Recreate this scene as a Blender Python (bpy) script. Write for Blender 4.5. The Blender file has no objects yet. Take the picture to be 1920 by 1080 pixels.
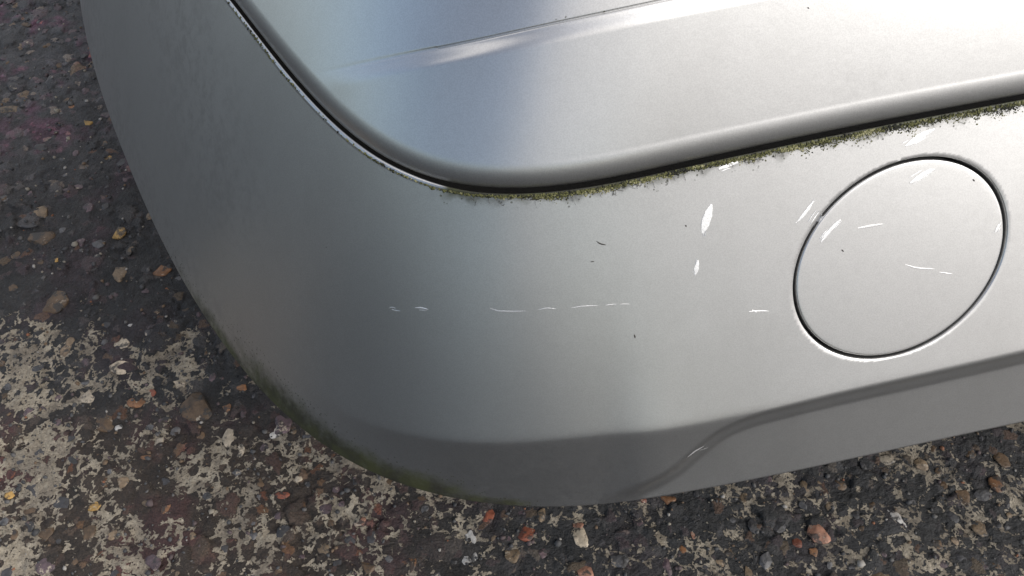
import bpy, bmesh, math, random
import numpy as np
from mathutils import Vector, noise
from mathutils.bvhtree import BVHTree

# ------------------------------------------------------------------ camera, sky, sun, exposure
SC = bpy.context.scene
COL = SC.collection
CAM_H, PITCH, FPX = 0.60, 55.0, 1598.0
cam_d = bpy.data.cameras.new('camera')
cam = bpy.data.objects.new('camera', cam_d)
COL.objects.link(cam)
cam.location = (0, 0, CAM_H)
cam.rotation_euler = (math.radians(90 - PITCH), 0, 0)
cam_d.sensor_width = 36.0
cam_d.lens = 36.0 * FPX / 1920.0
cam_d.clip_start, cam_d.clip_end = 0.01, 500.0
SC.camera = cam

SUN_AZ, SUN_EL = 114.0, 30.0          # azimuth in degrees clockwise from +Y
world = bpy.data.worlds.new('World')
SC.world = world
world.use_nodes = True
wn, wl = world.node_tree.nodes, world.node_tree.links
wn.clear()
w_out = wn.new('ShaderNodeOutputWorld')
w_bg = wn.new('ShaderNodeBackground')
w_sky = wn.new('ShaderNodeTexSky')
w_sky.sky_type = 'NISHITA'
w_sky.sun_disc = False
w_sky.sun_elevation = math.radians(SUN_EL)
w_sky.sun_rotation = math.radians(SUN_AZ)
w_sky.dust_density = 0.8
w_sky.ozone_density = 1.8
w_tc = wn.new('ShaderNodeTexCoord')
w_nz = wn.new('ShaderNodeTexNoise')
w_nz.inputs['Scale'].default_value = 1.7
w_nz.inputs['Detail'].default_value = 5
w_cr = wn.new('ShaderNodeValToRGB')
w_cr.color_ramp.elements[0].position = 0.40
w_cr.color_ramp.elements[0].color = (0.12, 0.12, 0.12, 1)
w_cr.color_ramp.elements[1].position = 0.54
w_cr.color_ramp.elements[1].color = (1, 1, 1, 1)
w_mix = wn.new('ShaderNodeMixRGB')
w_mix.inputs[2].default_value = (8.7, 8.45, 8.15, 1)      # cloud luminance beside the physical sky
wl.new(w_tc.outputs['Generated'], w_nz.inputs['Vector'])
w_dot = wn.new('ShaderNodeVectorMath'); w_dot.operation = 'DOT_PRODUCT'
w_dot.inputs[1].default_value = (.19, .12, .03)          # the cloud bank thins out on one side of the sky
wl.new(w_tc.outputs['Generated'], w_dot.inputs[0])
w_add = wn.new('ShaderNodeMath'); w_add.operation = 'ADD'
wl.new(w_nz.outputs['Fac'], w_add.inputs[0]); wl.new(w_dot.outputs['Value'], w_add.inputs[1])
wl.new(w_add.outputs[0], w_cr.inputs['Fac'])
# overcast luminance: brighter overhead than at the horizon
w_sep = wn.new('ShaderNodeSeparateXYZ'); wl.new(w_tc.outputs['Generated'], w_sep.inputs[0])
w_el = wn.new('ShaderNodeMapRange'); wl.new(w_sep.outputs['Z'], w_el.inputs[0])
w_el.inputs[3].default_value = .58; w_el.inputs[4].default_value = 1.45
w_cl = wn.new('ShaderNodeVectorMath'); w_cl.operation = 'SCALE'
w_cl.inputs[0].default_value = (8.8, 8.45, 8.3); wl.new(w_el.outputs[0], w_cl.inputs['Scale'])
wl.new(w_cl.outputs[0], w_mix.inputs[2])
wl.new(w_cr.outputs['Color'], w_mix.inputs[0])
wl.new(w_sky.outputs['Color'], w_mix.inputs[1])
wl.new(w_mix.outputs['Color'], w_bg.inputs['Color'])
w_bg.inputs['Strength'].default_value = 0.12
wl.new(w_bg.outputs['Background'], w_out.inputs['Surface'])

sun_d = bpy.data.lights.new('sun', 'SUN')
sun_d.energy = 2.0
sun_d.angle = math.radians(30)
sun_d.color = (1.0, 0.97, 0.93)
sun = bpy.data.objects.new('sun', sun_d)
COL.objects.link(sun)
_a, _e = math.radians(SUN_AZ), math.radians(SUN_EL)
sun_dir = Vector((math.sin(_a) * math.cos(_e), math.cos(_a) * math.cos(_e), math.sin(_e)))
sun.rotation_euler = sun_dir.to_track_quat('Z', 'Y').to_euler()
sun.location = sun_dir * 5

SC.view_settings.view_transform = 'Standard'
SC.view_settings.look = 'None'
SC.view_settings.gamma = 1
SC.view_settings.use_curve_mapping = False
SC.view_settings.exposure = 0.06

rng = np.random.default_rng(7)
random.seed(7)

# ------------------------------------------------------------------ helpers
CP, SP = math.cos(math.radians(PITCH)), math.sin(math.radians(PITCH))
FWD = np.array([0, CP, -SP]); UPC = np.array([0, SP, CP]); RGT = np.array([1.0, 0, 0])
CAMP = np.array([0, 0, CAM_H])

def ray(px, py):
    a = (np.asarray(px, float) - 960) / FPX
    b = (540 - np.asarray(py, float)) / FPX
    return FWD + a[..., None] * RGT + b[..., None] * UPC

def at(px, py, z=0.0):
    d = ray(px, py)
    t = (z - CAM_H) / d[..., 2]
    return CAMP + d * t[..., None]

def project(P):
    Q = P - CAMP
    dz = np.maximum(Q @ FWD, 0.02)
    return 960 + FPX * (Q @ RGT) / dz, 540 - FPX * (Q @ UPC) / dz

def smooth(a, b, x):
    t = np.clip((x - a) / (b - a), 0, 1)
    return t * t * (3 - 2 * t)

def catmull(pts, n=16):
    P = np.asarray(pts, float)
    P = np.vstack([2 * P[0] - P[1], P, 2 * P[-1] - P[-2]])
    out = []
    for i in range(1, len(P) - 2):
        t = np.linspace(0, 1, n, endpoint=False)[:, None]
        a, b, c, d = P[i - 1], P[i], P[i + 1], P[i + 2]
        out.append(0.5 * ((2 * b) + (c - a) * t + (2 * a - 5 * b + 4 * c - d) * t ** 2 + (3 * b - a - 3 * c + d) * t ** 3))
    out.append(P[-2][None])
    return np.vstack(out)

def arclen(P):
    return np.concatenate([[0], np.cumsum(np.linalg.norm(np.diff(P, axis=0), axis=1))])

def resample(P, s):
    L = arclen(P)
    return np.stack([np.interp(s, L, P[:, k]) for k in range(P.shape[1])], 1)

def gauss(P, sig, ds):
    r = int(4 * sig / ds)
    k = np.exp(-0.5 * (np.arange(-r, r + 1) * ds / sig) ** 2); k /= k.sum()
    a, b = P[0], P[-1]
    da, db = P[0] - P[1], P[-1] - P[-2]
    pre = a + da * np.arange(r, 0, -1)[:, None]
    post = b + db * np.arange(1, r + 1)[:, None]
    Q = np.vstack([pre, P, post])
    return np.stack([np.convolve(Q[:, i], k, 'valid') for i in range(P.shape[1])], 1)

def sdist(px, py, line):
    """signed distance in traced units; positive on the right-hand side of the line's travel seen with y down = below for left-to-right"""
    best = np.full(px.shape, 1e9); sg = np.ones(px.shape); par = np.zeros(px.shape)
    L = np.asarray(line, float)
    for i in range(len(L) - 1):
        a, b = L[i], L[i + 1]
        d = b - a; l2 = d @ d
        t = ((px - a[0]) * d[0] + (py - a[1]) * d[1]) / l2
        lo = -1e9 if i == 0 else 0; hi = 1e9 if i == len(L) - 2 else 1
        tc = np.clip(t, lo, hi)
        ex, ey = px - a[0] - tc * d[0], py - a[1] - tc * d[1]
        dist = np.hypot(ex, ey)
        cr = d[0] * ey - d[1] * ex
        m = dist < best
        best = np.where(m, dist, best); sg = np.where(m, np.sign(cr), sg); par = np.where(m, i + tc, par)
    return best * sg, par

def mesh_obj(name, V, F, mats, parent=None, smooth_shade=True, attrs=None, kind=None, mat_idx=None):
    me = bpy.data.meshes.new(name)
    V = np.asarray(V, np.float32)
    if isinstance(F, np.ndarray):
        n, k = F.shape
        me.vertices.add(len(V)); me.vertices.foreach_set('co', V.ravel())
        me.loops.add(n * k); me.loops.foreach_set('vertex_index', F.astype(np.int32).ravel())
        me.polygons.add(n)
        me.polygons.foreach_set('loop_start', (np.arange(n) * k).astype(np.int32))
        me.polygons.foreach_set('loop_total', np.full(n, k, np.int32))
        me.update(calc_edges=True)
    else:
        me.from_pydata(V.tolist(), [], F)
    me.validate()
    if smooth_shade:
        me.polygons.foreach_set('use_smooth', np.ones(len(me.polygons), bool))
    for m in (mats if isinstance(mats, (list, tuple)) else [mats]):
        me.materials.append(m)
    if mat_idx is not None:
        me.polygons.foreach_set('material_index', np.asarray(mat_idx, np.int32))
    for k_, v in (attrs or {}).items():
        v = np.asarray(v, np.float32)
        if v.ndim == 1:
            at_ = me.attributes.new(k_, 'FLOAT', 'POINT'); at_.data.foreach_set('value', v)
        else:
            at_ = me.attributes.new(k_, 'FLOAT_COLOR', 'POINT')
            at_.data.foreach_set('color', np.concatenate([v, np.ones((len(v), 1), np.float32)], 1).ravel())
    me.update()
    o = bpy.data.objects.new(name, me)
    COL.objects.link(o)
    if parent: o.parent = parent
    if kind: o['kind'] = kind
    return o

def grid_faces(nu, nv, flip=False):
    i = np.arange(nu - 1)[:, None]; j = np.arange(nv - 1)[None]
    a = i * nv + j; b = (i + 1) * nv + j; c = (i + 1) * nv + j + 1; d = i * nv + j + 1
    q = np.stack([a, b, c, d], -1).reshape(-1, 4)
    return q[:, ::-1].copy() if flip else q

def grid_normals(P):
    du = np.gradient(P, axis=0); dv = np.gradient(P, axis=1)
    n = np.cross(du, dv)
    return n / np.maximum(np.linalg.norm(n, axis=-1, keepdims=True), 1e-12)

# ------------------------------------------------------------------ node helper
class NT:
    def __init__(s, name):
        s.m = bpy.data.materials.new(name); s.m.use_nodes = True
        s.n, s.l = s.m.node_tree.nodes, s.m.node_tree.links
        s.b = s.n['Principled BSDF']
        s.obj = s.n.new('ShaderNodeTexCoord').outputs['Object']
    def new(s, t, **kw):
        n = s.n.new(t)
        for k, v in kw.items(): setattr(n, k, v)
        return n
    def put(s, sock, v):
        if hasattr(v, 'is_output'): s.l.new(v, sock)
        elif isinstance(v, (tuple, list)) and len(v) == 3 and sock.type == 'RGBA': sock.default_value = (*v, 1)
        else: sock.default_value = v
    def noise(s, scale, detail=4, rough=.55, vec=None, dist=0):
        n = s.new('ShaderNodeTexNoise')
        n.inputs['Scale'].default_value = scale; n.inputs['Detail'].default_value = detail
        n.inputs['Roughness'].default_value = rough; n.inputs['Distortion'].default_value = dist
        s.l.new(vec or s.obj, n.inputs['Vector'])
        return n.outputs['Fac']
    def vor(s, scale, vec=None, out='Distance', feat='F1'):
        n = s.new('ShaderNodeTexVoronoi', feature=feat)
        n.inputs['Scale'].default_value = scale
        s.l.new(vec or s.obj, n.inputs['Vector'])
        return n.outputs[out]
    def math(s, op, a, b=0.0, c=0.0):
        n = s.new('ShaderNodeMath', operation=op)
        s.put(n.inputs[0], a); s.put(n.inputs[1], b)
        if len(n.inputs) > 2: s.put(n.inputs[2], c)
        return n.outputs[0]
    def step(s, x, lo, hi, a=0.0, b=1.0):
        n = s.new('ShaderNodeMapRange', interpolation_type='SMOOTHSTEP')
        s.put(n.inputs[0], x); s.put(n.inputs[1], lo); s.put(n.inputs[2], hi); s.put(n.inputs[3], a); s.put(n.inputs[4], b)
        return n.outputs[0]
    def mix(s, f, a, b, mode='MIX'):
        n = s.new('ShaderNodeMixRGB', blend_type=mode)
        s.put(n.inputs[0], f); s.put(n.inputs[1], a); s.put(n.inputs[2], b)
        return n.outputs[0]
    def attr(s, name, out='Fac'):
        return s.new('ShaderNodeAttribute', attribute_name=name).outputs[out]
    def bump(s, h, dist=.001, strength=1.0, prev=None):
        n = s.new('ShaderNodeBump')
        s.put(n.inputs['Height'], h); n.inputs['Distance'].default_value = dist; n.inputs['Strength'].default_value = strength
        if prev: s.l.new(prev, n.inputs['Normal'])
        return n.outputs[0]
    def scaled(s, v):
        n = s.new('ShaderNodeMapping'); n.inputs['Scale'].default_value = v
        s.l.new(s.obj, n.inputs['Vector']); return n.outputs[0]
    def set(s, **kw):
        for k, v in kw.items(): s.put(s.b.inputs[k.replace('_', ' ')], v)
        return s.m

# silver metallic car paint with road film, dust and algae (attributes: grime, film)
def car_paint():
    m = NT('silver_car_paint')
    silver = (0.50, 0.503, 0.50)
    flake = m.noise(1900, 2, .6)
    c = m.mix(m.step(flake, .35, .65), (0.605, 0.605, 0.60), (0.685, 0.685, 0.68))
    # faint road film in soft vertical streaks and clouds
    st = m.noise(9, 5, .62, m.scaled((1, 1, .35)))
    c = m.mix(m.math('MULTIPLY', m.step(st, .42, .72), .22), c, (.42, .415, .40))
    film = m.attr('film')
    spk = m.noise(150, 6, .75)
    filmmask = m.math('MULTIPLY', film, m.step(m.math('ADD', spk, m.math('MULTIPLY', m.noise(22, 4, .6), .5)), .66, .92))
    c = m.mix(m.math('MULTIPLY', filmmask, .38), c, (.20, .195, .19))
    # tiny dark and pale specks
    sp = m.vor(330)
    rnd = m.vor(330, out='Color')
    pick = m.step(rnd, .955, .965)
    rad = m.step(sp, m.math('MULTIPLY', m.noise(60, 2), .12), .14, 1, 0)
    c = m.mix(m.math('MULTIPLY', m.math('MULTIPLY', pick, rad), .6), c, (.09, .085, .075))
    # algae
    g = m.attr('grime')
    gm = m.step(m.math('ADD', g, m.math('MULTIPLY', m.math('SUBTRACT', m.noise(130, 8, .7), .5), .9)), .22, .95)
    gcol = m.mix(m.step(m.noise(60, 5, .7), .38, .62), (.046, .050, .014), (.022, .021, .010))
    spv = m.vor(620); spr = m.vor(620, out='Color')
    spat = m.math('MULTIPLY', m.math('MULTIPLY', m.step(spr, .55, .6), m.step(spv, .25, .32, 1, 0)), m.step(g, .02, .3))
    gm = m.math('MAXIMUM', gm, m.math('MULTIPLY', spat, .75))
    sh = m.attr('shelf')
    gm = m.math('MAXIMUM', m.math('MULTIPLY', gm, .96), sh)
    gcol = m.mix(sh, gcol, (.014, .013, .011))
    peel = m.noise(260, 2, .5)
    b = m.bump(peel, .00004, .5)
    dust = m.math('MULTIPLY', filmmask, .10)
    mat = m.set(Base_Color=c, Metallic=m.math('SUBTRACT', 1.0, dust), Roughness=.345, Coat_Weight=.25, Coat_Roughness=.14, Normal=b)
    d = m.new('ShaderNodeBsdfPrincipled')
    m.put(d.inputs['Base Color'], gcol); d.inputs['Roughness'].default_value = .85
    m.put(d.inputs['Normal'], m.bump(m.noise(1100, 4, .7), .0004, .7))
    mx = m.new('ShaderNodeMixShader'); m.put(mx.inputs[0], gm)
    m.l.new(m.b.outputs[0], mx.inputs[1]); m.l.new(d.outputs[0], mx.inputs[2])
    m.l.new(mx.outputs[0], m.n['Material Output'].inputs['Surface'])
    return mat

def plain(name, col, rough=.6, metal=0.0, var=.25, scale=200, bumpd=.0003, coat=0.0):
    m = NT(name)
    n = m.noise(scale, 5, .6)
    c = m.mix(m.step(n, .3, .7), tuple(x * (1 - var) for x in col), tuple(min(1, x * (1 + var)) for x in col))
    return m.set(Base_Color=c, Roughness=rough, Metallic=metal, Coat_Weight=coat, Normal=m.bump(n, bumpd, .5))

M_PAINT = car_paint()
M_BLACK = plain('black_underbody_plastic', (.012, .012, .012), .7, scale=90)
M_SCUFF_GLINT = plain('white_scuff_and_glint', (.95, .95, .94), .42, metal=.75, scale=2500, var=.06)  # white of real scuffs and of bright glints painted in as slivers
M_SCUFF_GLINT2 = plain('faint_scuff_and_glint', (.74, .74, .735), .46, metal=.9, scale=2500, var=.1)
M_DARK = plain('dark_debris', (.05, .045, .04), .8, scale=1500)

# ------------------------------------------------------------------ traced edges of the car, set at their real heights
ZB, ZG = 0.20, 0.35
B_px = [(150, 0), (157, 50), (178, 130), (201, 207), (228, 275), (256, 345), (283, 410), (312, 465), (342, 525), (376, 580),
        (412, 633), (452, 688), (498, 740), (552, 790), (622, 845), (700, 888), (780, 916), (860, 934), (950, 946), (1040, 950),
        (1120, 947), (1200, 936), (1290, 919), (1447, 892), (1580, 863), (1713, 834), (1920, 790)]
G_px = [(422, 0), (473, 66), (530, 140), (587, 203), (640, 256), (707, 306), (783, 344), (850, 362), (915, 369), (980, 369),
        (1060, 363), (1150, 349), (1280, 320), (1413, 292), (1563, 260), (1737, 226), (1920, 192)]
DS = 0.002
def plan_curve(px, z, dirL, dirR, lenL, lenR, sig):
    P = catmull(px, 20)
    W = at(P[:, 0], P[:, 1], z)[:, :2]
    W = resample(W, np.arange(0, arclen(W)[-1], DS))
    a = math.radians(dirL); b = math.radians(dirR)
    nL, nR = int(lenL / DS), int(lenR / DS)
    # bend gently from the traced end tangent into the far direction
    def ext(p0, p1, ang, n):
        cur = math.atan2(*(p0 - p1)[::-1]); d = (ang - cur + math.pi) % (2 * math.pi) - math.pi
        w = smooth(0, .25, np.arange(1, n + 1) * DS)
        th = cur + d * w
        return p0 + np.cumsum(np.stack([np.cos(th), np.sin(th)], 1) * DS, 0)
    Lx = ext(W[0], W[8], a, nL)[::-1]
    Rx = ext(W[-1], W[-9], b, nR)
    W2 = np.vstack([Lx, W, Rx])
    g1 = gauss(W2, sig, DS)
    return g1 + gauss(W2 - g1, sig, DS), arclen(W2)

Bc, Bs = plan_curve(B_px, ZB, 114, 9, .9, .9, .036)
Gc, Gs = plan_curve(G_px, ZG, 114, 9, .9, .9, .024)
def s_of(curve, px, z):
    p = at(np.array(px[0]), np.array(px[1]), z)[:2]
    return np.argmin(np.linalg.norm(curve - p, axis=1)) * DS
anchors = [((290, 425), (422, 0)), ((452, 688), (560, 175)), ((622, 845), (690, 296)), ((860, 934), (850, 362)), ((1120, 947), (1060, 363)), ((1880, 799), (1900, 187))]
sb = [s_of(Bc, b, ZB) for b, g in anchors]; sg_ = [s_of(Gc, g, ZG) for b, g in anchors]
sb = [sb[0] - .85] + sb + [sb[-1] + .75]; sg_ = [sg_[0] - .85] + sg_ + [sg_[-1] + .75]
sbk = np.array(sb); sgk = np.array(sg_)
# u runs over the gap curve's arclength; dense inside the picture
u = np.concatenate([np.linspace(sgk[0], sgk[1] - .02, 60, endpoint=False), np.arange(sgk[1] - .02, sgk[-2] + .06, .0011), np.linspace(sgk[-2] + .061, sgk[-1], 60)])
f_map = np.interp(np.arange(sgk[0], sgk[-1] + .001, .001), sgk, sbk)
f_map = gauss(f_map[:, None], .06, .001)[:, 0]
ub = np.interp(u, np.arange(sgk[0], sgk[-1] + .001, .001), f_map)
def at_s(curve, s):
    x = s / DS
    i = np.clip(x.astype(int), 0, len(curve) - 2); t = (x - i)[:, None]
    return curve[i] * (1 - t) + curve[i + 1] * t
Gu, Bu = at_s(Gc, u), at_s(Bc, ub)
Gu = gauss(Gu, .0022, .0011) if False else Gu
def plan_normal(P, s):
    t = np.gradient(P, axis=0); t /= np.linalg.norm(t, axis=1, keepdims=True)
    return np.stack([t[:, 1], -t[:, 0]], 1)       # outward, towards the camera side
NG, NB = plan_normal(Gu, u), plan_normal(Bu, u)
NU = len(u)

# ------------------------------------------------------------------ bumper skin
vv = np.concatenate([np.linspace(0, .35, 110, endpoint=False), np.linspace(.35, 1, 150)])
NVm = len(vv)
G3 = np.concatenate([Gu, np.full((NU, 1), ZG)], 1); B3 = np.concatenate([Bu, np.full((NU, 1), ZB)], 1)
N3 = NG[:, None, :] * vv[None, :, None] + NB[:, None, :] * (1 - vv[None, :, None])
N3 /= np.linalg.norm(N3, axis=-1, keepdims=True)
N3 = np.concatenate([N3, np.zeros((NU, NVm, 1))], -1)
P = B3[:, None] * (1 - vv)[None, :, None] + G3[:, None] * vv[None, :, None]
bulge = .0015 * 4 * vv * (1 - vv)
P = P + N3 * bulge[None, :, None]

C_line = [(560, 700), (640, 768), (723, 795), (807, 808), (890, 813), (973, 812), (1073, 803), (1180, 790), (1280, 775), (1380, 757), (1493, 736), (1563, 719), (1713, 685), (1920, 641)]
R_line = [(1090, 1000), (1150, 945), (1215, 905), (1262, 876), (1305, 838), (1345, 805), (1400, 780), (1480, 758), (1580, 734), (1713, 704), (1920, 656)]
C_line = catmull(C_line, 6); R_line = catmull(R_line, 6)
ppx, ppy = project(P.reshape(-1, 3)); ppx = ppx.reshape(P.shape[:2]); ppy = ppy.reshape(P.shape[:2])
GN = grid_normals(P)
if GN[NU // 2, 100, 1] > 0: GN = -GN
dc, parc = sdist(ppx, ppy, C_line)
dr, parr = sdist(ppx, ppy, R_line)
dist3 = np.linalg.norm(P - CAMP, axis=-1); mpp = dist3 / FPX
w_left = smooth(520, 900, ppx)
soft = lambda d, k: .5 * (d + np.sqrt(d * d + k * k))
h = -.30 * (soft(dc, 7) - 3.5 * np.exp(-np.abs(dc) / 40)) * mpp * w_left
h = np.where(dc < -200, 0, h)
right = np.clip(parr / 6, 0, 10)
h = h - h[:, :1] * (1 - vv)[None, :] ** 1.5
hr = (-.0058 * smooth(-25, 22, dr) + .08 * soft(dr - 18, 12) * mpp * smooth(0, 3, right)) * smooth(.2, 2.2, right)
fade_bot = 1.0
h = h + hr - hr[:, :1] * (1 - vv)[None, :] ** 2.6
# keep the traced bottom edge: remove the offset there by sliding the whole change to zero at v=0 only for the far left
P = P + GN * h[..., None]
# grime attributes
db, _ = sdist(ppx, ppy, catmull(B_px, 6))
grime = smooth(64, 4, -db) * smooth(380, 520, ppx) * (1 - smooth(800, 960, ppx)) * .95
grime = np.maximum(grime, smooth(26, 2, -db) * smooth(250, 430, ppx) * (1 - smooth(950, 1050, ppx)) * .8)
dg, _ = sdist(ppx, ppy, catmull(G_px, 6))
stain = .5 + .5 * np.sin(ppx * .021 + 1.3) * np.sin(ppx * .057) + .25 * np.sin(ppx * .13)
grime = np.maximum(grime, smooth(16 + 26 * np.clip(stain, 0, 1), 0, dg) * smooth(770, 860, ppx) * .66)
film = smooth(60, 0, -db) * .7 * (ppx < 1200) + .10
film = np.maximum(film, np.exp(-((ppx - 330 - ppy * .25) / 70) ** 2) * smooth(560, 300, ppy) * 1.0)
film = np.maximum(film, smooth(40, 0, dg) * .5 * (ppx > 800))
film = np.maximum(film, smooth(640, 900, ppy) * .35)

def roll(P0, N2, tang_up, R, steps, inward, drop, sgn):
    """extra rows that round an edge over: N2 plan normal, sgn +1 rolls over the top, -1 under the bottom"""
    rows = []
    n3 = np.concatenate([N2, np.zeros((len(N2), 1))], 1)
    for k in range(1, steps + 1):
        a = math.radians(90) * k / steps
        rows.append(P0 + n3 * (-R * (1 - math.cos(a))) + np.array([0, 0, 1.0]) * sgn * R * math.sin(a))
    last = rows[-1]
    rows.append(last - n3 * inward * .06 + np.array([0, 0, drop * .6]))
    rows.append(last - n3 * inward + np.array([0, 0, drop]))
    return rows
RL = (.0015 - .0006 * smooth(740, 900, ppx[:, -1]))[:, None]
top = roll(P[:, -1], NG, None, RL, 5, .030, -.016, 1)
bot = roll(P[:, 0], NB, None, .0030, 5, .030, .002, -1)
FULL = np.stack(bot[::-1] + [P[:, j] for j in range(NVm)] + top, 1)
nb, nt = len(bot), len(top)
ext = lambda A: np.concatenate([np.repeat(A[:, :1], nb, 1), A, np.repeat(A[:, -1:], nt, 1)], 1)
grime_full = ext(grime)
lipx = ppx[:, -1:]
grime_full[:, -nt:] = np.maximum(grime_full[:, -nt:], smooth(800, 860, lipx) * 1.15)
NV = FULL.shape[1]
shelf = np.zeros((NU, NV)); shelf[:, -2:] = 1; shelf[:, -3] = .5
Fq = grid_faces(NU, NV, False)

# ------------------------------------------------------------------ towing eye opening
bvh = BVHTree.FromPolygons(FULL.reshape(-1, 3).tolist(), Fq.tolist())
def hit(px, py, tree=bvh):
    d = ray(np.array(px, float), np.array(py, float)); d = Vector(d / np.linalg.norm(d))
    loc, nor, idx, dd = tree.ray_cast(Vector(CAMP), d)
    if loc is None: return None, None
    if nor.dot(d) > 0: nor = -nor
    return np.array(loc), np.array(nor)

EC = (1690, 487)
c0, n0 = hit(*EC)
e1 = np.cross([0, 0, 1], n0); e1 /= np.linalg.norm(e1); e2 = np.cross(n0, e1)
th0 = math.radians(39.7)
outline = []
for t in np.linspace(0, 2 * math.pi, 48, endpoint=False):
    a, b = 225 * math.cos(t), 164 * math.sin(t)
    x = EC[0] + a * math.cos(th0) + b * math.sin(th0); y = EC[1] - (a * math.sin(th0) - b * math.cos(th0))
    q, _ = hit(x, y)
    outline.append([(q - c0) @ e1, (q - c0) @ e2])
outline = np.array(outline); oc = outline.mean(0); outline -= oc; c0 = c0 + e1 * oc[0] + e2 * oc[1]
Sg = 2 * outline.T @ outline / len(outline)
Si = np.linalg.inv(Sg)
Lc = np.linalg.cholesky(Sg)            # unit circle -> opening outline
def ell_r(Q):
    w = np.stack([(Q - c0) @ e1, (Q - c0) @ e2], -1)
    return np.sqrt(np.einsum('...i,ij,...j', w, Si, w)), w
V = FULL.reshape(-1, 3).copy()
r, w = ell_r(V)
near = np.linalg.norm(V - c0, axis=1) < .12
r = np.where(near, r, 9)
keep = (r[Fq] >= 1.0).all(1)
removed_v = np.zeros(len(V), bool); removed_v[Fq[~keep].ravel()] = True
Fk = Fq[keep]
used = np.zeros(len(V), bool); used[Fk.ravel()] = True
rim = used & removed_v
def surf_at(w2):
    """point of the smooth skin above the opening plane at plan coordinates w2"""
    o = c0 + e1 * w2[0] + e2 * w2[1] + n0 * .03
    loc, nor, i, d = bvh.ray_cast(Vector(o), Vector(-n0))
    return np.array(loc), np.array(nor)
for i in np.nonzero(rim)[0]:
    V[i] = surf_at(w[i] / r[i])[0]
# relax the two rings next to the rim so the snapped quads stay even
# lip rings
import collections
edges = collections.Counter()
for f in Fk:
    for a, b in zip(f, np.roll(f, -1)):
        if rim[a] and rim[b]: edges[(min(a, b), max(a, b))] += 1
bedge = [e for e, n in edges.items() if n == 1]
nxt = collections.defaultdict(list)
for a, b in bedge: nxt[a].append(b); nxt[b].append(a)
start = bedge[0][0]; loop = [start]; prev = None; cur = start
while True:
    cand = [x for x in nxt[cur] if x != prev]
    if not cand: break
    prev, cur = cur, cand[0]
    if cur == start: break
    loop.append(cur)
loop = np.array(loop)
wl_ = w[loop] / r[loop][:, None]
newV, newF = [], []
base = len(V)
prof = [(.996, .00012), (.992, .0005), (.989, .0012), (.988, .0030), (.988, .009)]
pv = loop
for k, (sc, dep) in enumerate(prof):
    q = V[loop] + (wl_ * (sc - 1)) @ np.stack([e1, e2]) - n0 * dep
    idx = base + k * len(loop) + np.arange(len(loop))
    newV.append(q)
    for a in range(len(loop)):
        b = (a + 1) % len(loop)
        newF.append([pv[a], pv[b], idx[b], idx[a]])
    pv = idx
idxc = base + len(prof) * len(loop)
V = np.vstack([V] + newV)
newF = np.array(newF)
sh_ = np.concatenate([shelf.ravel(), np.zeros(len(V) - base)])
ga = np.concatenate([grime_full.ravel(), np.full(len(V) - base, .0)])
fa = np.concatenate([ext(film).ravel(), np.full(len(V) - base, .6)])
remap = np.full(len(V), -1); uu = np.zeros(len(V), bool); uu[Fk.ravel()] = True; uu[newF.ravel()] = True
remap[uu] = np.arange(uu.sum())
Fall = remap[np.vstack([Fk, newF])]

car = bpy.data.objects.new('parked_car', None); COL.objects.link(car)
car.location = (0, 0, 0)
car['label'] = 'silver car parked on worn asphalt, scratched bumper corner with round towing cover'
car['category'] = 'car'
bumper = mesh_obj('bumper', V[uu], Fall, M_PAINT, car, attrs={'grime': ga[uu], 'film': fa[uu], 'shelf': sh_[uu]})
bm = bmesh.new(); bm.from_mesh(bumper.data); bmesh.ops.recalc_face_normals(bm, faces=bm.faces); bm.to_mesh(bumper.data); bm.free()

# towing eye cover: shallow domed oval plug following the skin, with a turned-down rim
rr = [0, .15, .3, .45, .6, .72, .82, .89, .935, .948, .956, .961, .963, .964]
dd_ = [0, 0, 0, 0, 0, 0, 0, 0, .0, .00002, .00014, .0006, .0022, .009]
NA = 160
Vc, Fc = [], []
for k, (q, dp) in enumerate(zip(rr, dd_)):
    for a in range(NA):
        t = 2 * math.pi * a / NA
        w2 = Lc @ np.array([math.cos(t), math.sin(t)]) * max(q, 1e-4)
        p, _ = surf_at(w2)
        Vc.append(p - n0 * (dp + .0003) + n0 * .0003 * (1 - q * q))
for k in range(len(rr) - 1):
    for a in range(NA):
        b = (a + 1) % NA
        Fc.append([k * NA + a, k * NA + b, (k + 1) * NA + b, (k + 1) * NA + a])
Fc = np.array(Fc)
cover = mesh_obj('towing_eye_cover', Vc, Fc, M_PAINT, bumper, attrs={'grime': np.zeros(len(Vc)), 'film': np.full(len(Vc), .12)})
bm = bmesh.new(); bm.from_mesh(cover.data); bmesh.ops.remove_doubles(bm, verts=bm.verts, dist=2e-6)
bmesh.ops.recalc_face_normals(bm, faces=bm.faces); bm.to_mesh(cover.data); bm.free()
# recess floor behind the plug
fl = []
for a in range(64):
    t = 2 * math.pi * a / 64
    w2 = Lc @ np.array([math.cos(t), math.sin(t)]) * 1.06
    p, _ = surf_at(w2); fl.append(p - n0 * .0088)
mesh_obj('recess_floor', fl, [list(range(64))], M_BLACK, bumper, False)

# ------------------------------------------------------------------ tailgate above the gap
O0, GAPZ, RF, RH = -.0030, .0012, .0190, .0011
EL0 = math.radians(33)
prof_o, prof_z = [], []
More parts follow.
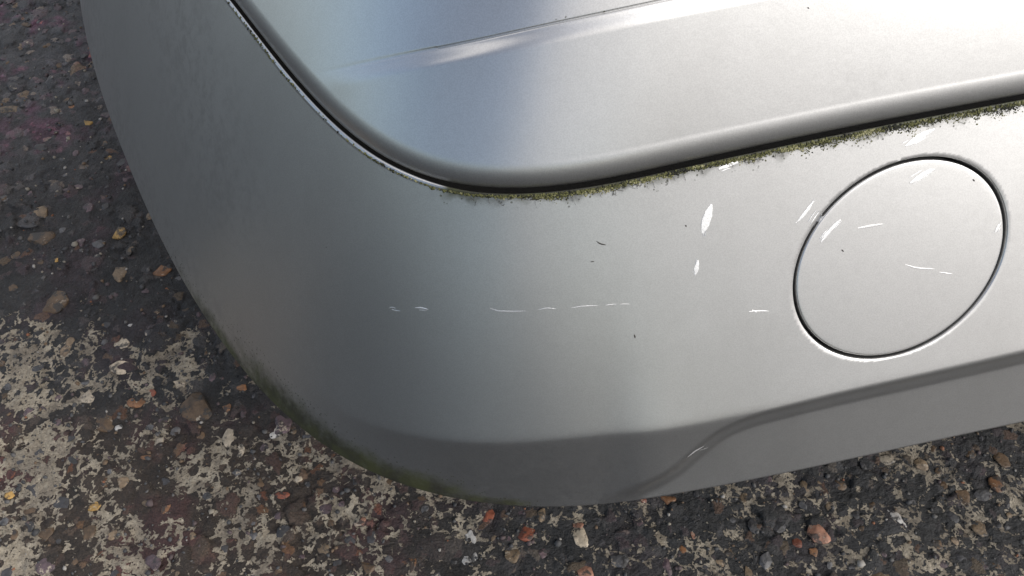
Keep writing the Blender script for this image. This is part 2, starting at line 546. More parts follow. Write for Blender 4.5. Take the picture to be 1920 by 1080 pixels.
# underside from inside to the arc
for x in (-.045, -.025): prof_o.append(x); prof_z.append(0.0)
AE = math.radians(0)
for ar in np.linspace(-math.pi / 2, AE, 7)[:-1]:          # tight hem
    prof_o.append(O0 - RH + RH * math.cos(ar)); prof_z.append(RH + RH * math.sin(ar))
_oc, _zc = O0 - RH + (RH - RF) * math.cos(AE), RH + (RH - RF) * math.sin(AE)
for ar in np.linspace(AE, EL0, 20):                        # soft turn up into the face
    prof_o.append(_oc + RF * math.cos(ar)); prof_z.append(_zc + RF * math.sin(ar))
no = len(prof_o)
near_ = .0002 * np.arange(-5, 8)
fr = np.linspace(0, 1, 90)[1:]
o_f, z_f = prof_o[-1], prof_z[-1]
C0 = np.array([.25, .75])
rows = []
for o, z in zip(prof_o, prof_z):
    rows.append(np.concatenate([Gu + NG * o, np.full((NU, 1), ZG + GAPZ + z)], 1))
baseR = rows[-1][:, :2]
zt = np.linspace(0, .72, 2881)
lean = np.tan(EL0 - math.radians(14) * smooth(0, .5, zt))
inw_t = np.concatenate([[0], np.cumsum((lean[1:] + lean[:-1]) * .5 * (zt[1] - zt[0]))])
def face(z):
    """points of the tailgate face at height z (one value per column) above the lower edge"""
    sc_ = 1 - np.interp(z, zt, inw_t) / .5
    return np.concatenate([C0 + (baseR - C0) * sc_[:, None], (ZG + GAPZ + z_f + z)[:, None]], 1)
K_line = catmull([(520, 160), (580, 143), (640, 128), (760, 102), (880, 78), (1010, 50), (1130, 25), (1260, -2), (1500, -50), (1900, -135)], 6)
zs = np.linspace(.002, .30, 120)
col = np.stack([face(np.full(NU, z)) for z in zs], 1)
kx, ky = project(col.reshape(-1, 3)); kd, _ = sdist(kx, ky, K_line); kd = kd.reshape(NU, -1)
zk = np.full(NU, np.nan)
for i in range(NU):
    if u[i] < sgk[1] + .12: continue
    j = np.nonzero((kd[i, :-1] > 0) & (kd[i, 1:] <= 0))[0]
    if len(j): zk[i] = zs[j[0]] + (zs[1] - zs[0]) * kd[i, j[0]] / (kd[i, j[0]] - kd[i, j[0] + 1])
ok = ~np.isnan(zk)
zk = np.interp(u, u[ok], zk[ok])
zk = np.clip(zk, .03, .25)
fold_rows = []
lo = 1 - (1 - np.linspace(0, 1, 110)[1:]) ** 1.5
for f_ in lo[:-1]: rows.append(face(f_ * (zk - .0012)))
for d_ in np.arange(-.0012, .0013, .0002):
    if abs(d_) < 1e-6: fold_rows.append(len(rows))
    rows.append(face(zk + d_))
for f_ in np.linspace(0, 1, 60)[1:] ** 2: rows.append(face(zk + .0012 + f_ * (.68 - zk)))
T = np.stack(rows, 1)
TN = grid_normals(T)
if TN[NU // 2, no + 20, 1] > 0: TN = -TN
tx, ty = project(T.reshape(-1, 3)); tx = tx.reshape(T.shape[:2]); ty = ty.reshape(T.shape[:2])
dk, pk = sdist(tx, ty, K_line)
tm = np.linalg.norm(T - CAMP, axis=-1) / FPX
ampk = smooth(560, 650, tx) * (tx > 0)
hk = ((.0014 + .0011 * smooth(1150, 750, tx)) * smooth(0, 36, dk) - .0007 * np.exp(-(dk / 1.8) ** 2)) * ampk
hk = np.where((dk > -60), hk, 0) * (np.arange(T.shape[1]) >= no)[None]
# the fold swells out and stays proud below it
hrow = T[..., 2] - (ZG + GAPZ + z_f)
hk = hk * np.clip(hrow / zk[:, None], 0, 1)
T = T + TN * hk[..., None]
dgt, _ = sdist(tx, ty, catmull(G_px, 6))
tg = np.zeros(T.shape[:2]); tf = np.full(T.shape[:2], .10)
tg = np.maximum(tg, np.exp(-((dk + 5) / 6) ** 2) * smooth(1000, 1040, tx) * (1 - smooth(1150, 1180, tx)) * .30)
tf = np.maximum(tf, np.exp(-(((tx - 1640) / 130) ** 2 + ((ty - 140) / 60) ** 2)) * .35)
tailgate = mesh_obj('tailgate', T.reshape(-1, 3), grid_faces(NU, T.shape[1]), M_PAINT, car, attrs={'grime': tg.ravel(), 'film': tf.ravel()})
bvhT = BVHTree.FromPolygons(T.reshape(-1, 3).tolist(), grid_faces(NU, T.shape[1]).tolist())
bvhC = BVHTree.FromPolygons([tuple(v.co) for v in cover.data.vertices], [tuple(p.vertices) for p in cover.data.polygons])
V3 = V[uu]
bvhB = BVHTree.FromPolygons(V3.tolist(), Fall.tolist())

# underbody closing the car off from below and behind
inner = np.concatenate([Bu - NB * .030, np.full((NU, 1), ZB + .004)], 1)[::6]
far = inner.copy(); far[:, :2] = np.array([.35, 2.2]) + (inner[:, :2] - np.array([.35, 1.2])) * np.array([.9, .2]); 
UV = np.stack([inner, far], 1)
mesh_obj('undertray', UV.reshape(-1, 3), grid_faces(len(inner), 2), M_BLACK, car, False)
inn2 = np.concatenate([Gu - NG * .031, np.full((NU, 1), ZG - .002)], 1)[::6]
cl = np.stack([inn2, np.concatenate([Gu - NG * .046, np.full((NU, 1), ZG + .03)], 1)[::6]], 1)
mesh_obj('inner_seal', cl.reshape(-1, 3), grid_faces(len(inn2), 2), M_BLACK, car, False)

# ------------------------------------------------------------------ scuffs, scratches, debris and painted-in glints, raised slivers on the skin
def trees_hit(px, py):
    best = None
    for tr in (bvhC, bvhB, bvhT):
        p, n = hit(px, py, tr)
        if p is not None:
            d = np.linalg.norm(p - CAMP)
            if best is None or d < best[0]: best = (d, p, n, tr)
    return best
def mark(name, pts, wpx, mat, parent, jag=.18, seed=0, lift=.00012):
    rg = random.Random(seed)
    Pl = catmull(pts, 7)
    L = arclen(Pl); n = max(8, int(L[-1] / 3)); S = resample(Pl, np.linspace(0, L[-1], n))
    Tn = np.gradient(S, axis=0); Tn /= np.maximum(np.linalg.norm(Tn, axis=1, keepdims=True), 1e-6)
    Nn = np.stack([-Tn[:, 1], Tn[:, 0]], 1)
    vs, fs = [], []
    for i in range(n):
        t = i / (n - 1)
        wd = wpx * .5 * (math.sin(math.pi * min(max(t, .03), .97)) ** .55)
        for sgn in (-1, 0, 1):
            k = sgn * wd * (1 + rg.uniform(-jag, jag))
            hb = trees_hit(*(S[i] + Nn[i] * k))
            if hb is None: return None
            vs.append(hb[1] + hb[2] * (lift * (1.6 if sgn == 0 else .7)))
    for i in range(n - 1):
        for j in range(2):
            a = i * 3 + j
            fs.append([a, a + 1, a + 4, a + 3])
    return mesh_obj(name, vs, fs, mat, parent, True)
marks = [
    ('scuff_glint', [(1334, 383), (1327, 405), (1317, 437)], 15, M_SCUFF_GLINT, bumper), ('scuff_glint', [(1309, 487), (1303, 516)], 8, M_SCUFF_GLINT, bumper),
    ('scuff_glint', [(1525, 377), (1512, 396), (1495, 416)], 6, M_SCUFF_GLINT, bumper), ('scuff_glint', [(1536, 396), (1519, 421)], 2.2, M_SCUFF_GLINT, bumper),
    ('scuff_glint', [(1530, 394), (1515, 416)], 1.6, M_SCUFF_GLINT, bumper), ('scuff_glint', [(1541, 401), (1526, 424)], 1.6, M_SCUFF_GLINT, bumper),
    ('scuff_glint', [(1576, 412), (1558, 430), (1539, 454)], 6, M_SCUFF_GLINT, cover), ('scuff_glint', [(1877, 417), (1865, 437)], 5, M_SCUFF_GLINT2, cover),
    ('scuff_glint', [(1752, 242), (1728, 254), (1698, 274)], 10, M_SCUFF_GLINT, bumper), ('scuff_glint', [(1388, 302), (1368, 309), (1348, 316)], 7, M_SCUFF_GLINT, bumper),
    ('scuff_glint', [(1752, 318), (1732, 328), (1706, 344)], 11, M_SCUFF_GLINT2, cover), ('scuff_glint', [(1404, 584), (1420, 583), (1441, 583)], 2.5, M_SCUFF_GLINT, bumper),
    ('scuff_glint', [(1410, 581), (1419, 586)], 3, M_SCUFF_GLINT, bumper),
    ('scratch', [(729, 578), (735, 576), (742, 578)], 2.4, M_SCUFF_GLINT2, bumper), ('scratch', [(734, 580), (742, 582), (751, 583)], 2.6, M_SCUFF_GLINT2, bumper),
    ('scratch', [(778, 577), (790, 577), (803, 580)], 2.6, M_SCUFF_GLINT, bumper), ('scratch', [(786, 581), (800, 582)], 2, M_SCUFF_GLINT2, bumper),
    ('scratch', [(919, 578), (928, 581), (936, 583), (960, 584), (986, 583)], 3.4, M_SCUFF_GLINT2, bumper), ('scratch', [(1008, 581), (1024, 578), (1042, 579)], 2.6, M_SCUFF_GLINT2, bumper),
    ('scratch', [(1071, 577), (1095, 574), (1121, 573)], 2.4, M_SCUFF_GLINT2, bumper), ('scratch', [(1135, 572), (1155, 570)], 1.8, M_SCUFF_GLINT2, bumper), ('scratch', [(1162, 570), (1180, 570)], 1.5, M_SCUFF_GLINT2, bumper),
    ('scratch', [(1289, 857), (1303, 846), (1320, 836)], 2.2, M_SCUFF_GLINT, bumper), ('scratch', [(1312, 844), (1327, 839)], 1.8, M_SCUFF_GLINT2, bumper),
    ('scratch', [(1697, 496), (1722, 503), (1752, 504)], 3, M_SCUFF_GLINT2, cover), ('scratch', [(1760, 510), (1786, 514)], 2.5, M_SCUFF_GLINT2, cover), ('scratch', [(1608, 428), (1655, 420)], 5, M_SCUFF_GLINT2, cover),
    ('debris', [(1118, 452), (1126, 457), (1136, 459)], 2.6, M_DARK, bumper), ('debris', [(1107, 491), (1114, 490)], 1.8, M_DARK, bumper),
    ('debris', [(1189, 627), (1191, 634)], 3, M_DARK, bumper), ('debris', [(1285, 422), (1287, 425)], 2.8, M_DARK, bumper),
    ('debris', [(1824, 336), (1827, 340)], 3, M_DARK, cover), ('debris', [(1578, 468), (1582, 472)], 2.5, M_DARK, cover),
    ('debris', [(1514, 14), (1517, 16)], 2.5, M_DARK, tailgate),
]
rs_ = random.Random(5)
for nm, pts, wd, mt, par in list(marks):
    if nm == 'scuff_glint' and wd >= 5:
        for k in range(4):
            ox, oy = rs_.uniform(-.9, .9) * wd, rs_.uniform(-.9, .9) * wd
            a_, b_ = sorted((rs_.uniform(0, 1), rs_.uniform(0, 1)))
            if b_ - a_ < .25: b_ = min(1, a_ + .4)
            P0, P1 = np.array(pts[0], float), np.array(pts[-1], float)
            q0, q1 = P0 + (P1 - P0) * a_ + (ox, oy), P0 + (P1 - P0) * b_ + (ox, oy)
            marks.append(('scuff_glint', [tuple(q0), tuple((q0 + q1) / 2 + (rs_.uniform(-1, 1), rs_.uniform(-1, 1))), tuple(q1)], rs_.uniform(1.0, 2.0), M_SCUFF_GLINT, par))
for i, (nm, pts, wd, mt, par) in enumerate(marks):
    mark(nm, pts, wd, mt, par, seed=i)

# ------------------------------------------------------------------ moss and dirt crust along the gap
def moss_mat():
    m = NT('moss_and_dirt')
    t = m.attr('tone')
    c = m.mix(m.step(t, .0, .55), (.018, .018, .012), (.13, .13, .045))
    c = m.mix(m.step(t, .6, 1), c, (.36, .34, .19))
    return m.set(Base_Color=c, Roughness=.9, Normal=m.bump(m.noise(2500, 3, .6), .0003, .6))
M_MOSS = moss_mat()
def ico(sub):
    bm = bmesh.new(); bmesh.ops.create_icosphere(bm, subdivisions=sub, radius=1)
    v = np.array([x.co[:] for x in bm.verts]); f = np.array([[y.index for y in x.verts] for x in bm.faces]); bm.free(); return v, f
IV, IF = ico(1)
Gd = catmull(G_px, 20); GL = arclen(Gd)
mv, mf, mt_ = [], [], []
def clump(p, n, sz, tone):
    q = rng.normal(size=(3, 3)); q, _ = np.linalg.qr(q)
    v = (IV * (1 + rng.uniform(-.45, .45, (len(IV), 1)))) @ (q * np.array([1, .8, .55])).T * sz
    # flatten to skin
    v = v - np.outer(v @ n, n) * .45
    b = sum(len(x) for x in mv)
    mv.append(v + p + n * sz * .15); mf.append(IF + b); mt_.append(np.full(len(v), tone))
cnt = 0
tries = 0
while tries < 8200:
    tries += 1
    s = rng.uniform(0, GL[-1] + 1)
    q = resample(Gd, np.array([s]))[0]
    x = q[0]
    clus = noise.noise(Vector((x * .012, 3.1, 0))) * .9 + noise.noise(Vector((x * .05, 9.1, 0))) * .8
    dens = smooth(800, 880, x) * (.55 + clus)
    if x < 820: dens = .10 if 440 < x < 560 or x > 680 else .03
    if rng.uniform() > dens + .12 * (x > 830): continue
    wmax = (5 + 9 * smooth(850, 1050, x) + 13 * smooth(1300, 1600, x)) * (0.6 + max(0, clus)) if x > 800 else 1.5
    off = abs(rng.normal()) * .42 * wmax - 2.5
    px, py = x + off * .12 + rng.uniform(-2, 2), q[1] + off + (0 if x > 800 else -1)
    hb = hit(px, py, bvhB)
    if hb[0] is None: continue
    green = noise.noise(Vector((x * .02 + 40, 1.1, off * .05)))
    tone = np.clip(.45 + 1.0 * green + rng.normal() * .22 + off * .012, 0, 1)
    clump(hb[0], hb[1], rng.uniform(.00018, .00062) * (1.25 if off < 5 else .8), tone)
mesh_obj('moss', np.vstack(mv), np.vstack(mf), M_MOSS, bumper, False, attrs={'tone': np.concatenate(mt_)}, kind='stuff')
# fine root threads hanging in the crust
tv, tf_ = [], []
for k in range(130):
    s = rng.uniform(GL[-1] * .36, GL[-1]); q = resample(Gd, np.array([s]))[0]
    a = rng.uniform(-.9, 1.2); L = rng.uniform(5, 17); x, y = q[0], q[1] + rng.uniform(2, 10)
    prev = None
    for j in range(6):
        hb = hit(x, y, bvhB)
        if hb[0] is None: break
        w_ = .00009
        b = len(tv)
        sd = np.cross(hb[1], [0, 0, 1]) * w_
        tv += [hb[0] + hb[1] * .0003 - np.array([0, 0, w_]), hb[0] + hb[1] * .0003 + np.array([0, 0, w_]) + sd, hb[0] + hb[1] * .0005]
        if j:
            for c_ in range(3): tf_.append([b - 3 + c_, b - 3 + (c_ + 1) % 3, b + (c_ + 1) % 3, b + c_])
        a += rng.normal() * .5; x += math.cos(a) * L / 5; y += math.sin(a) * L / 5
mesh_obj('root_thread', tv, tf_, M_DARK, bumper, False, kind='stuff')

# ------------------------------------------------------------------ asphalt
gx = np.concatenate([-np.geomspace(60, .66, 26), np.arange(-.645, .47, .0013), np.geomspace(.48, 60, 28)])
gy = np.concatenate([-np.geomspace(60, .05, 24), np.linspace(-.02, .11, 8), np.arange(.125, .875, .0013), np.geomspace(.89, 60, 26)])
X, Y = np.meshgrid(gx, gy, indexing='ij')
ix0, ix1 = np.searchsorted(gx, -.6451), np.searchsorted(gx, .4699)
iy0, iy1 = np.searchsorted(gy, .1249), np.searchsorted(gy, .8749)
Z = np.zeros_like(X); 
def vnoise(x, y, f, seed):
    rg = np.random.default_rng(seed); n = 256
    tab = rg.uniform(-1, 1, (n, n))
    xf, yf = x * f + 1000, y * f + 1000
    xi, yi = np.floor(xf).astype(int), np.floor(yf).astype(int)
    tx_, ty_ = xf - xi, yf - yi
    tx_ = tx_ * tx_ * (3 - 2 * tx_); ty_ = ty_ * ty_ * (3 - 2 * ty_)
    g = lambda a, b: tab[a % n, b % n]
    return (g(xi, yi) * (1 - tx_) + g(xi + 1, yi) * tx_) * (1 - ty_) + (g(xi, yi + 1) * (1 - tx_) + g(xi + 1, yi + 1) * tx_) * ty_
sx, sy = X[ix0:ix1, iy0:iy1], Y[ix0:ix1, iy0:iy1]
hgt = .0011 * vnoise(sx, sy, 28, 1) + .0009 * vnoise(sx, sy, 70, 2) + .0006 * vnoise(sx, sy, 160, 3) + .0004 * vnoise(sx, sy, 380, 4)
chipid = np.full(sx.shape, -1.0)
x0_, y0_ = sx[0, 0], sy[0, 0]
nchip = 9500
cx = rng.uniform(-.645, .47, nchip); cy = rng.uniform(.125, .875, nchip); cr = rng.lognormal(math.log(.0042), .38, nchip)
for a, b, rad in zip(cx, cy, cr):
    rad = min(rad, .012)
    i0, i1 = int((a - rad * 1.5 - x0_) / .0013), int((a + rad * 1.5 - x0_) / .0013) + 2
    j0, j1 = int((b - rad * 1.5 - y0_) / .0013), int((b + rad * 1.5 - y0_) / .0013) + 2
    i0, j0 = max(i0, 0), max(j0, 0)
    lx, ly = sx[i0:i1, j0:j1] - a, sy[i0:i1, j0:j1] - b
    if lx.size == 0: continue
    an = rng.uniform(0, math.pi); el = rng.uniform(1, 1.6)
    qx, qy = (lx * math.cos(an) + ly * math.sin(an)) * el, (-lx * math.sin(an) + ly * math.cos(an))
    th = np.arctan2(qy, qx); ph = rng.uniform(0, 6, 3)
    rr_ = np.hypot(qx, qy) / rad / (1 + .16 * np.sin(3 * th + ph[0]) + .10 * np.sin(5 * th + ph[1]))
    til = rng.normal(size=2) * .12
    dome = rad * .26 * np.clip(1 - rr_ ** 3.2, 0, 1) ** .55 + (lx * til[0] + ly * til[1]) * (rr_ < 1) - .0008
    cur_ = hgt[i0:i1, j0:j1]
    m_ = (rr_ < 1) & (dome > cur_ - .0002)
    hgt[i0:i1, j0:j1] = np.where(m_, np.maximum(dome, cur_), cur_)
    cid = chipid[i0:i1, j0:j1]; cid[m_] = rng.uniform()
edge = smooth(0, .03, sx - sx.min()) * smooth(0, .03, sx.max() - sx) * smooth(0, .03, sy - sy.min()) * smooth(0, .03, sy.max() - sy)
Z[ix0:ix1, iy0:iy1] = hgt * edge
CH = np.full(X.shape, -1.0); CH[ix0:ix1, iy0:iy1] = chipid
gxp, gyp = project(np.stack([X, Y, Z], -1).reshape(-1, 3)); gxp = gxp.reshape(X.shape); gyp = gyp.reshape(X.shape)
inpic = (Y > .1) & (Y < .9) & (np.abs(X) < .8)
def blob(cx_, cy_, rx, ry): return np.exp(-(((gxp - cx_) / rx) ** 2 + ((gyp - cy_) / ry) ** 2))
# worn remains of a painted line: density of what is left
line_edge = smooth(-30, 60, gyp - (592 + 0.05 * gxp) + 45 * vnoise(X, Y, 22, 8) + 25 * vnoise(X, Y, 60, 9))
dens = .54 * line_edge
dens += .30 * blob(60, 660, 110, 80) + .30 * blob(310, 690, 110, 45) + .28 * blob(40, 900, 190, 200) + .12 * blob(480, 930, 200, 120)
dens -= .34 * blob(400, 790, 190, 62) * (1 - .0) + .26 * blob(180, 640, 55, 60) + .18 * blob(270, 820, 90, 60)
dens += .10 * blob(700, 960, 160, 100) - .13 * blob(1180, 1000, 330, 130) - .10 * blob(1560, 920, 60, 120) + .08 * blob(1750, 960, 140, 120)
dens -= .05 * smooth(850, 1100, gxp) - .05 * smooth(1500, 1750, gxp)
dens = np.where(inpic, dens, 0)
dens = dens * line_edge
warm = np.where(inpic, smooth(1100, 500, gxp) * smooth(700, 860, gyp) + .2 * blob(100, 450, 250, 250), 0)
pale = np.where(inpic, blob(70, 90, 170, 260), 0)

def asphalt_mat():
    m = NT('worn_asphalt')
    d = m.attr('dens'); wm = m.attr('warm'); ch = m.attr('chip'); hh = m.attr('hgt')
    n1 = m.noise(40, 6, .65)
    base = m.mix(m.step(n1, .3, .7), (.020, .0205, .021), (.050, .050, .051))
    # stone chip tints
    ramp = m.new('ShaderNodeValToRGB'); e = ramp.color_ramp.elements
    cols = [(0, (.035, .036, .038)), (.3, (.060, .060, .062)), (.48, (.095, .090, .088)), (.62, (.085, .062, .066)), (.74, (.060, .055, .058)), (.82, (.16, .115, .07)), (.88, (.10, .10, .105)), (.93, (.19, .16, .13)), (.97, (.16, .09, .055))]
    e[0].position, e[0].color = cols[0][0], (*cols[0][1], 1); e[1].position, e[1].color = cols[1][0], (*cols[1][1], 1)
    for p_, c_ in cols[2:]:
        k = e.new(p_); k.color = (*c_, 1)
    ramp.color_ramp.interpolation = 'CONSTANT'
    m.l.new(ch, ramp.inputs['Fac'])
    ischip = m.step(ch, -.4, -.05)
    grain = m.noise(700, 4, .7)
    c = m.mix(m.math('MULTIPLY', ischip, .6), base, ramp.outputs['Color'])
    c = m.mix(m.step(grain, .3, .75), m.mix(1.0, c, (.62, .62, .62), 'MULTIPLY'), m.mix(1.0, c, (1.35, 1.35, 1.35), 'MULTIPLY'))
    # purple and brown tints in broad patches
    pt = m.step(m.noise(17, 3, .6), .50, .62)
    c = m.mix(m.math('MULTIPLY', pt, m.math('ADD', .12, m.math('ADD', m.math('MULTIPLY', wm, .35), m.math('MULTIPLY', m.attr('pale'), .9)))), c, m.mix(1.0, c, (2.0, .98, 1.4), 'MULTIPLY'))
    c = m.mix(m.math('MULTIPLY', wm, .8), c, m.mix(1.0, c, (1.45, 1.0, .68), 'MULTIPLY'))
    c = m.mix(m.attr('pale'), c, m.mix(1.0, c, (2.5, 2.5, 2.55), 'MULTIPLY'))
    # grit glints
    gl = m.vor(900, out='Color'); c = m.mix(m.step(gl, .965, .975, 0, .5), c, (.32, .31, .29))
    # paint left on the high spots
    f1 = m.noise(56, 12, .72, dist=.4)
    f2 = m.noise(240, 6, .75)
    wob = m.new('ShaderNodeVectorMath', operation='ADD')
    wn_ = m.new('ShaderNodeTexNoise'); wn_.inputs['Scale'].default_value = 130; wn_.inputs['Detail'].default_value = 3
    m.l.new(m.obj, wn_.inputs['Vector'])
    wsc = m.new('ShaderNodeVectorMath', operation='SCALE'); m.l.new(wn_.outputs['Color'], wsc.inputs[0]); wsc.inputs['Scale'].default_value = .010
    m.l.new(m.obj, wob.inputs[0]); m.l.new(wsc.outputs[0], wob.inputs[1])
    e1_ = m.vor(95, vec=wob.outputs[0], feat='DISTANCE_TO_EDGE')
    e2_ = m.vor(210, vec=wob.outputs[0], feat='DISTANCE_TO_EDGE')
    lace = m.math('ADD', m.step(e1_, .0, .38, .125, -.08), m.step(e2_, .0, .35, .07, -.05))
    f = m.math('ADD', m.math('ADD', m.math('MULTIPLY', f1, .78), m.math('MULTIPLY', f2, .22)), lace)
    f = m.math('SUBTRACT', f, m.math('MULTIPLY', ischip, .07))
    f = m.math('ADD', f, m.math('MULTIPLY', m.math('SUBTRACT', m.noise(24, 4, .6), .5), .85))
    thr = m.math('SUBTRACT', .80, m.math('MULTIPLY', d, .30))
    f = m.math('ADD', f, m.math('MULTIPLY', m.math('SUBTRACT', m.noise(750, 4, .7), .5), .07))
    pm = m.step(m.math('SUBTRACT', f, thr), -.004, .016)
    pm = m.math('MULTIPLY', pm, m.step(d, .02, .08))
    holes = m.step(m.noise(520, 3, .6), .33, .38)
    pm = m.math('MULTIPLY', pm, holes)
    pc = m.mix(m.step(m.noise(90, 5, .6), .3, .7), (.36, .305, .23), (.58, .51, .40))
    pc = m.mix(m.step(m.noise(33, 5, .7), .42, .62, 0, .6), pc, (.17, .145, .12))
    pc = m.mix(m.step(m.noise(600, 3, .6), .35, .6), m.mix(1.0, pc, (.8, .8, .78), 'MULTIPLY'), pc)
    c = m.mix(pm, c, pc)
    b = m.bump(grain, .0018, .9)
    b = m.bump(m.noise(260, 5, .65), .0034, .9, b)
    b = m.bump(pm, .0012, 1.0, b)
    return m.set(Base_Color=c, Roughness=m.step(pm, 0, 1, .56, .8), Normal=b)
M_ASPH = asphalt_mat()
ground = mesh_obj('asphalt_ground', np.stack([X, Y, Z], -1).reshape(-1, 3), grid_faces(len(gx), len(gy)), M_ASPH, None,
                  attrs={'dens': dens.ravel(), 'warm': warm.ravel(), 'pale': pale.ravel(), 'chip': CH.ravel(), 'hgt': Z.ravel()}, kind='structure')

# ------------------------------------------------------------------ pebbles set in the asphalt
def stone_mat(name, col, gloss=.5):
    m = NT(name)
    m.obj = m.new('ShaderNodeNewGeometry').outputs['Position']
    oi = m.new('ShaderNodeObjectInfo').outputs['Random']
    n = m.noise(140, 6, .7)
    c = m.mix(m.step(n, .3, .7), tuple(x * .6 for x in col), tuple(min(1, x * 1.25) for x in col))
    c = m.mix(1.0, c, m.mix(oi, (.8, .8, .8), (1.15, 1.12, 1.08)), 'MULTIPLY')
    # tar smear
    c = m.mix(m.step(m.noise(95, 6, .75), .50, .58, 0, .9), c, (.035, .034, .033))
    c = m.mix(m.step(m.noise(110, 7, .75), .60, .63, 0, .9), c, (.42, .36, .28))
    return m.set(Base_Color=c, Roughness=gloss, Normal=m.bump(m.noise(500, 4, .6), .0008, .7))
SM = {'brown': stone_mat('brown_flint', (.13, .085, .05)), 'tan': stone_mat('tan_flint', (.21, .155, .10)), 'orange': stone_mat('orange_flint', (.25, .125, .06)),
      'red': stone_mat('red_flint', (.26, .085, .05)), 'cream': stone_mat('cream_flint', (.50, .43, .33), .4), 'white': stone_mat('white_flint', (.55, .54, .52), .35),
      'grey': stone_mat('grey_chipping', (.12, .12, .125)), 'dark': stone_mat('dark_chipping', (.055, .055, .06)), 'mauve': stone_mat('mauve_chipping', (.12, .085, .095)),
      'yellow': stone_mat('yellow_flint', (.42, .26, .08)), 'salmon': stone_mat('salmon_flint', (.36, .19, .13))}
def stone_shape(sub, seed, angular):
    v, f = ico(sub); rg = np.random.default_rng(seed)
    # cut by random planes for facets, then lumpy noise
    for _ in range(angular):
        n = rg.normal(size=3); n /= np.linalg.norm(n); d = rg.uniform(.48, .85)
        s = v @ n; v = v - np.outer(np.maximum(s - d, 0), n)
    o = rg.uniform(0, 50, 3)
    for i in range(len(v)):
        v[i] *= 1 + .18 * noise.noise(Vector(v[i] * 1.6 + o))
    return v, f
variants = {}
def stone_mesh(k, mat, sub=2):
    key = (k, mat, sub)
    if key not in variants:
        v, f = stone_shape(sub, 100 + k, 5 + k % 5)
        me = bpy.data.meshes.new('stone'); me.from_pydata(v.tolist(), [], f.tolist())
        me.polygons.foreach_set('use_smooth', np.full(len(me.polygons), mat not in ('dark', 'grey', 'mauve', 'brown'))); me.materials.append(SM[mat]); me.update()
        variants[key] = me
    return variants[key]
def ground_h(x, y):
    i = min(max(np.searchsorted(gx, x), 0), len(gx) - 1); j = min(max(np.searchsorted(gy, y), 0), len(gy) - 1)
    return Z[i, j]
taken = []
nstone = 0
def stone(px, py, wpx, hpx, ang, mat, flat=.42, sub=2, k=None):
    global nstone
    p = at(np.array(float(px)), np.array(float(py)), 0.0)
    d = np.linalg.norm(p - CAMP); s = d / FPX / 2 * .98
    o = bpy.data.objects.new('stone', stone_mesh(random.randrange(7) if k is None else k, mat, sub))
    COL.objects.link(o); o.parent = ground
    rx, ry = wpx * s, hpx * s * 1.18
    rz = min(rx, ry) * flat * .75
    o.scale = (rx, ry, rz)
    o.rotation_euler = (random.uniform(-.15, .15), random.uniform(-.15, .15), math.radians(ang))
    o.location = (p[0], p[1], ground_h(p[0], p[1]) * .5 - rz * (.05 if sub == 3 else .22))
    taken.append((p[0], p[1], max(rx, ry))); nstone += 1
    return o
traced = [(370, 762, 66, 58, 20, 'brown'), (985, 997, 36, 32, 0, 'red'), (1089, 1002, 34, 46, 10, 'cream'), (1083, 985, 22, 16, 0, 'salmon'), (303, 506, 34, 26, 0, 'orange'),
          (222, 437, 28, 22, 0, 'yellow'), (76, 446, 46, 34, 0, 'brown'), (102, 567, 48, 40, 0, 'brown'), (226, 512, 26, 42, 0, 'tan'), (1533, 997, 40, 42, 20, 'salmon'),
          (1681, 972, 28, 36, 20, 'white'), (959, 1041, 30, 30, 0, 'tan'), (1160, 1051, 36, 30, 0, 'grey'), (526, 797, 42, 34, 20, 'mauve'), (527, 929, 34, 14, 0, 'red'),
          (80, 396, 30, 28, 0, 'tan'), (1100, 1072, 38, 30, 0, 'salmon'), (1662, 861, 32, 18, 0, 'cream'), (1728, 869, 30, 22, 0, 'tan'), (1868, 905, 24, 28, 0, 'orange'),
          (914, 965, 26, 28, 0, 'red'), (1208, 938, 20, 14, 0, 'red'), (1252, 936, 34, 18, 0, 'orange'), (1440, 1052, 34, 34, 0, 'grey'), (1018, 966, 24, 28, 0, 'tan'),
          (128, 656, 26, 44, 0, 'tan'), (255, 755, 32, 18, 0, 'orange'), (424, 766, 20, 20, 0, 'orange'), (275, 858, 22, 10, 0, 'orange'), (312, 958, 20, 22, 0, 'orange'),
          (230, 905, 24, 20, 0, 'tan'), (773, 1056, 16, 30, 0, 'orange'), (690, 1062, 34, 26, 0, 'brown'), (1525, 1034, 16, 18, 0, 'orange'), (282, 405, 16, 18, 0, 'tan'),
          (165, 230, 18, 14, 0, 'yellow'), (20, 205, 46, 18, 0, 'tan'), (136, 200, 18, 10, 0, 'orange'), (72, 22, 22, 12, 0, 'mauve'), (140, 352, 44, 16, 25, 'mauve'),
          (50, 423, 36, 10, -5, 'dark'), (107, 487, 12, 12, 0, 'yellow'), (245, 470, 14, 18, 0, 'tan'), (200, 215, 24, 16, 0, 'mauve'), (205, 298, 20, 14, 0, 'yellow'),
          (245, 610, 11, 8, 40, 'white'), (223, 802, 16, 12, 0, 'white'), (574, 820, 22, 20, 0, 'grey'), (552, 808, 12, 12, 0, 'tan'), (297, 829, 18, 24, 0, 'cream'),  # first entry is a bright glint painted in as a white pebble
          (1395, 930, 18, 20, 0, 'tan'), (1805, 930, 26, 30, 0, 'brown'), (1840, 990, 30, 24, 0, 'tan'), (1300, 1000, 10, 18, 0, 'salmon'), (1250, 1060, 24, 34, 0, 'mauve'),
          (200, 790, 40, 34, 0, 'brown'), (165, 1000, 26, 30, 0, 'brown'), (85, 1000, 24, 26, 0, 'brown'), (455, 725, 24, 16, 0, 'orange'), (1880, 858, 30, 30, 0, 'brown')]
for t in traced: stone(*t[:6], sub=3)
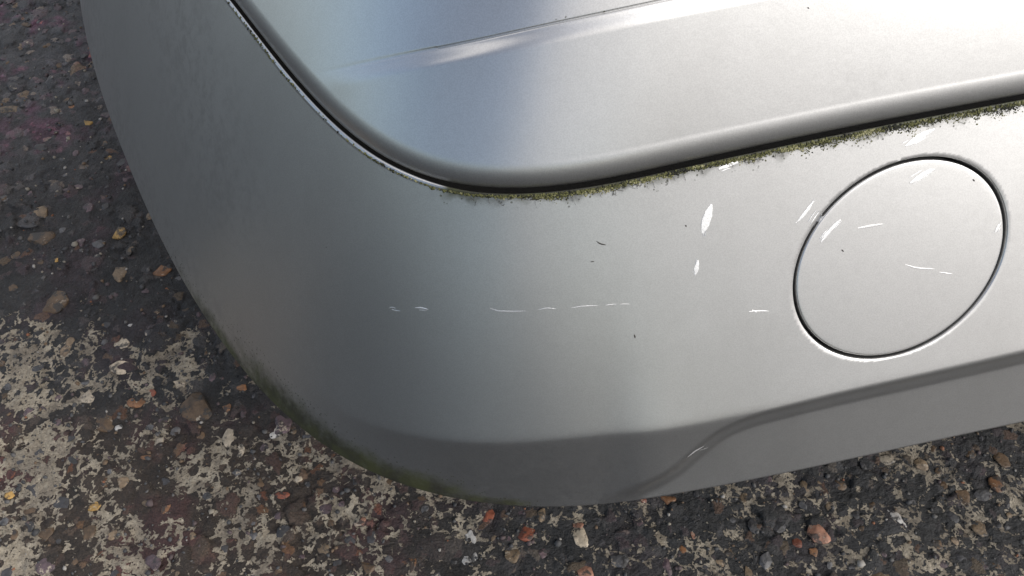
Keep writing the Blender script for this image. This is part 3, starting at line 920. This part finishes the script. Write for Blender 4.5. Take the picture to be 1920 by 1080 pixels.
# angular white flakes
for (x, y, a, b, g, mt) in [(432, 820, 26, 34, 10, 'cream'), (450, 845, 18, 22, 0, 'cream'), (515, 812, 26, 20, -20, 'white'), (884, 1002, 26, 34, 5, 'white'), (876, 1050, 22, 18, 30, 'white'), (892, 1045, 16, 22, 0, 'white'),
                            (230, 690, 40, 22, 0, 'cream'), (330, 722, 40, 20, 0, 'cream')]:
    stone(x, y, a, b, g, mt, flat=.22, sub=3)
names = ['brown', 'tan', 'orange', 'red', 'cream', 'grey', 'dark', 'mauve', 'yellow', 'salmon']
pw = np.array([.14, .07, .025, .02, .02, .20, .38, .12, .01, .015])
def visible(px, py):
    b = np.array(B_px, float)
    q = at(np.array(px), np.array(py), 0.0)
    if not (0 < px < 1920 and 0 < py < 1080): return False
    dist, _ = sdist(np.array([px]), np.array([py]), b)
    return dist[0] > -6
bdense = np.array(catmull(B_px, 3))
while nstone < 296:
    px, py = random.uniform(-5, 1925), random.uniform(0, 1085)
    if sdist(np.array([px]), np.array([py]), bdense)[0][0] < 4: continue
    w_ = min(random.lognormvariate(math.log(19), .3), 38)
    p = at(np.array(px), np.array(py), 0.0)
    sz = w_ * .8 / FPX / 2
    if any(math.hypot(p[0] - a, p[1] - b) < (sz + c_) * 1.05 for a, b, c_ in taken): continue
    mt = names[np.searchsorted(np.cumsum(pw), random.random() * .9999)]
    if py < 590:
        mt = random.choice(['dark', 'dark', 'grey', 'mauve', 'mauve', 'brown']); w_ *= .85
    stone(px, py, w_, w_ * random.uniform(.7, 1.05), random.uniform(0, 180), mt, flat=random.uniform(.25, .45))

# smaller grit, joined
def grit_mat():
    m = NT('loose_grit')
    c = m.attr('col', 'Color')
    return m.set(Base_Color=c, Roughness=.7)
M_GRIT = grit_mat()
NGR = 7000
IV1, IF1 = IV, IF
pal = np.array([(.05, .05, .052), (.08, .08, .082), (.12, .115, .11), (.10, .075, .075), (.16, .11, .07), (.28, .25, .2), (.25, .11, .06), (.35, .33, .3)])
pwt = np.array([.26, .24, .18, .12, .08, .06, .02, .04])
gxr = rng.uniform(-.64, .46, NGR); gyr = rng.uniform(.13, .87, NGR)
gs = rng.lognormal(math.log(.0011), .45, NGR).clip(.0005, .0032)
ci = rng.choice(len(pal), NGR, p=pwt)
VV = np.zeros((NGR, len(IV1), 3)); 
for i in range(NGR):
    v = IV1 * (1 + rng.uniform(-.3, .3, (len(IV1), 1))) * gs[i] * np.array([1, rng.uniform(.6, 1), .6])
    a = rng.uniform(0, 6.28); R_ = np.array([[math.cos(a), -math.sin(a), 0], [math.sin(a), math.cos(a), 0], [0, 0, 1]])
    VV[i] = v @ R_.T + np.array([gxr[i], gyr[i], ground_h(gxr[i], gyr[i]) + gs[i] * .15])
FF = (IF1[None] + (np.arange(NGR) * len(IV1))[:, None, None]).reshape(-1, 3)
mesh_obj('grit', VV.reshape(-1, 3), FF, M_GRIT, ground, False, attrs={'col': np.repeat(pal[ci], len(IV1), 0)}, kind='stuff')
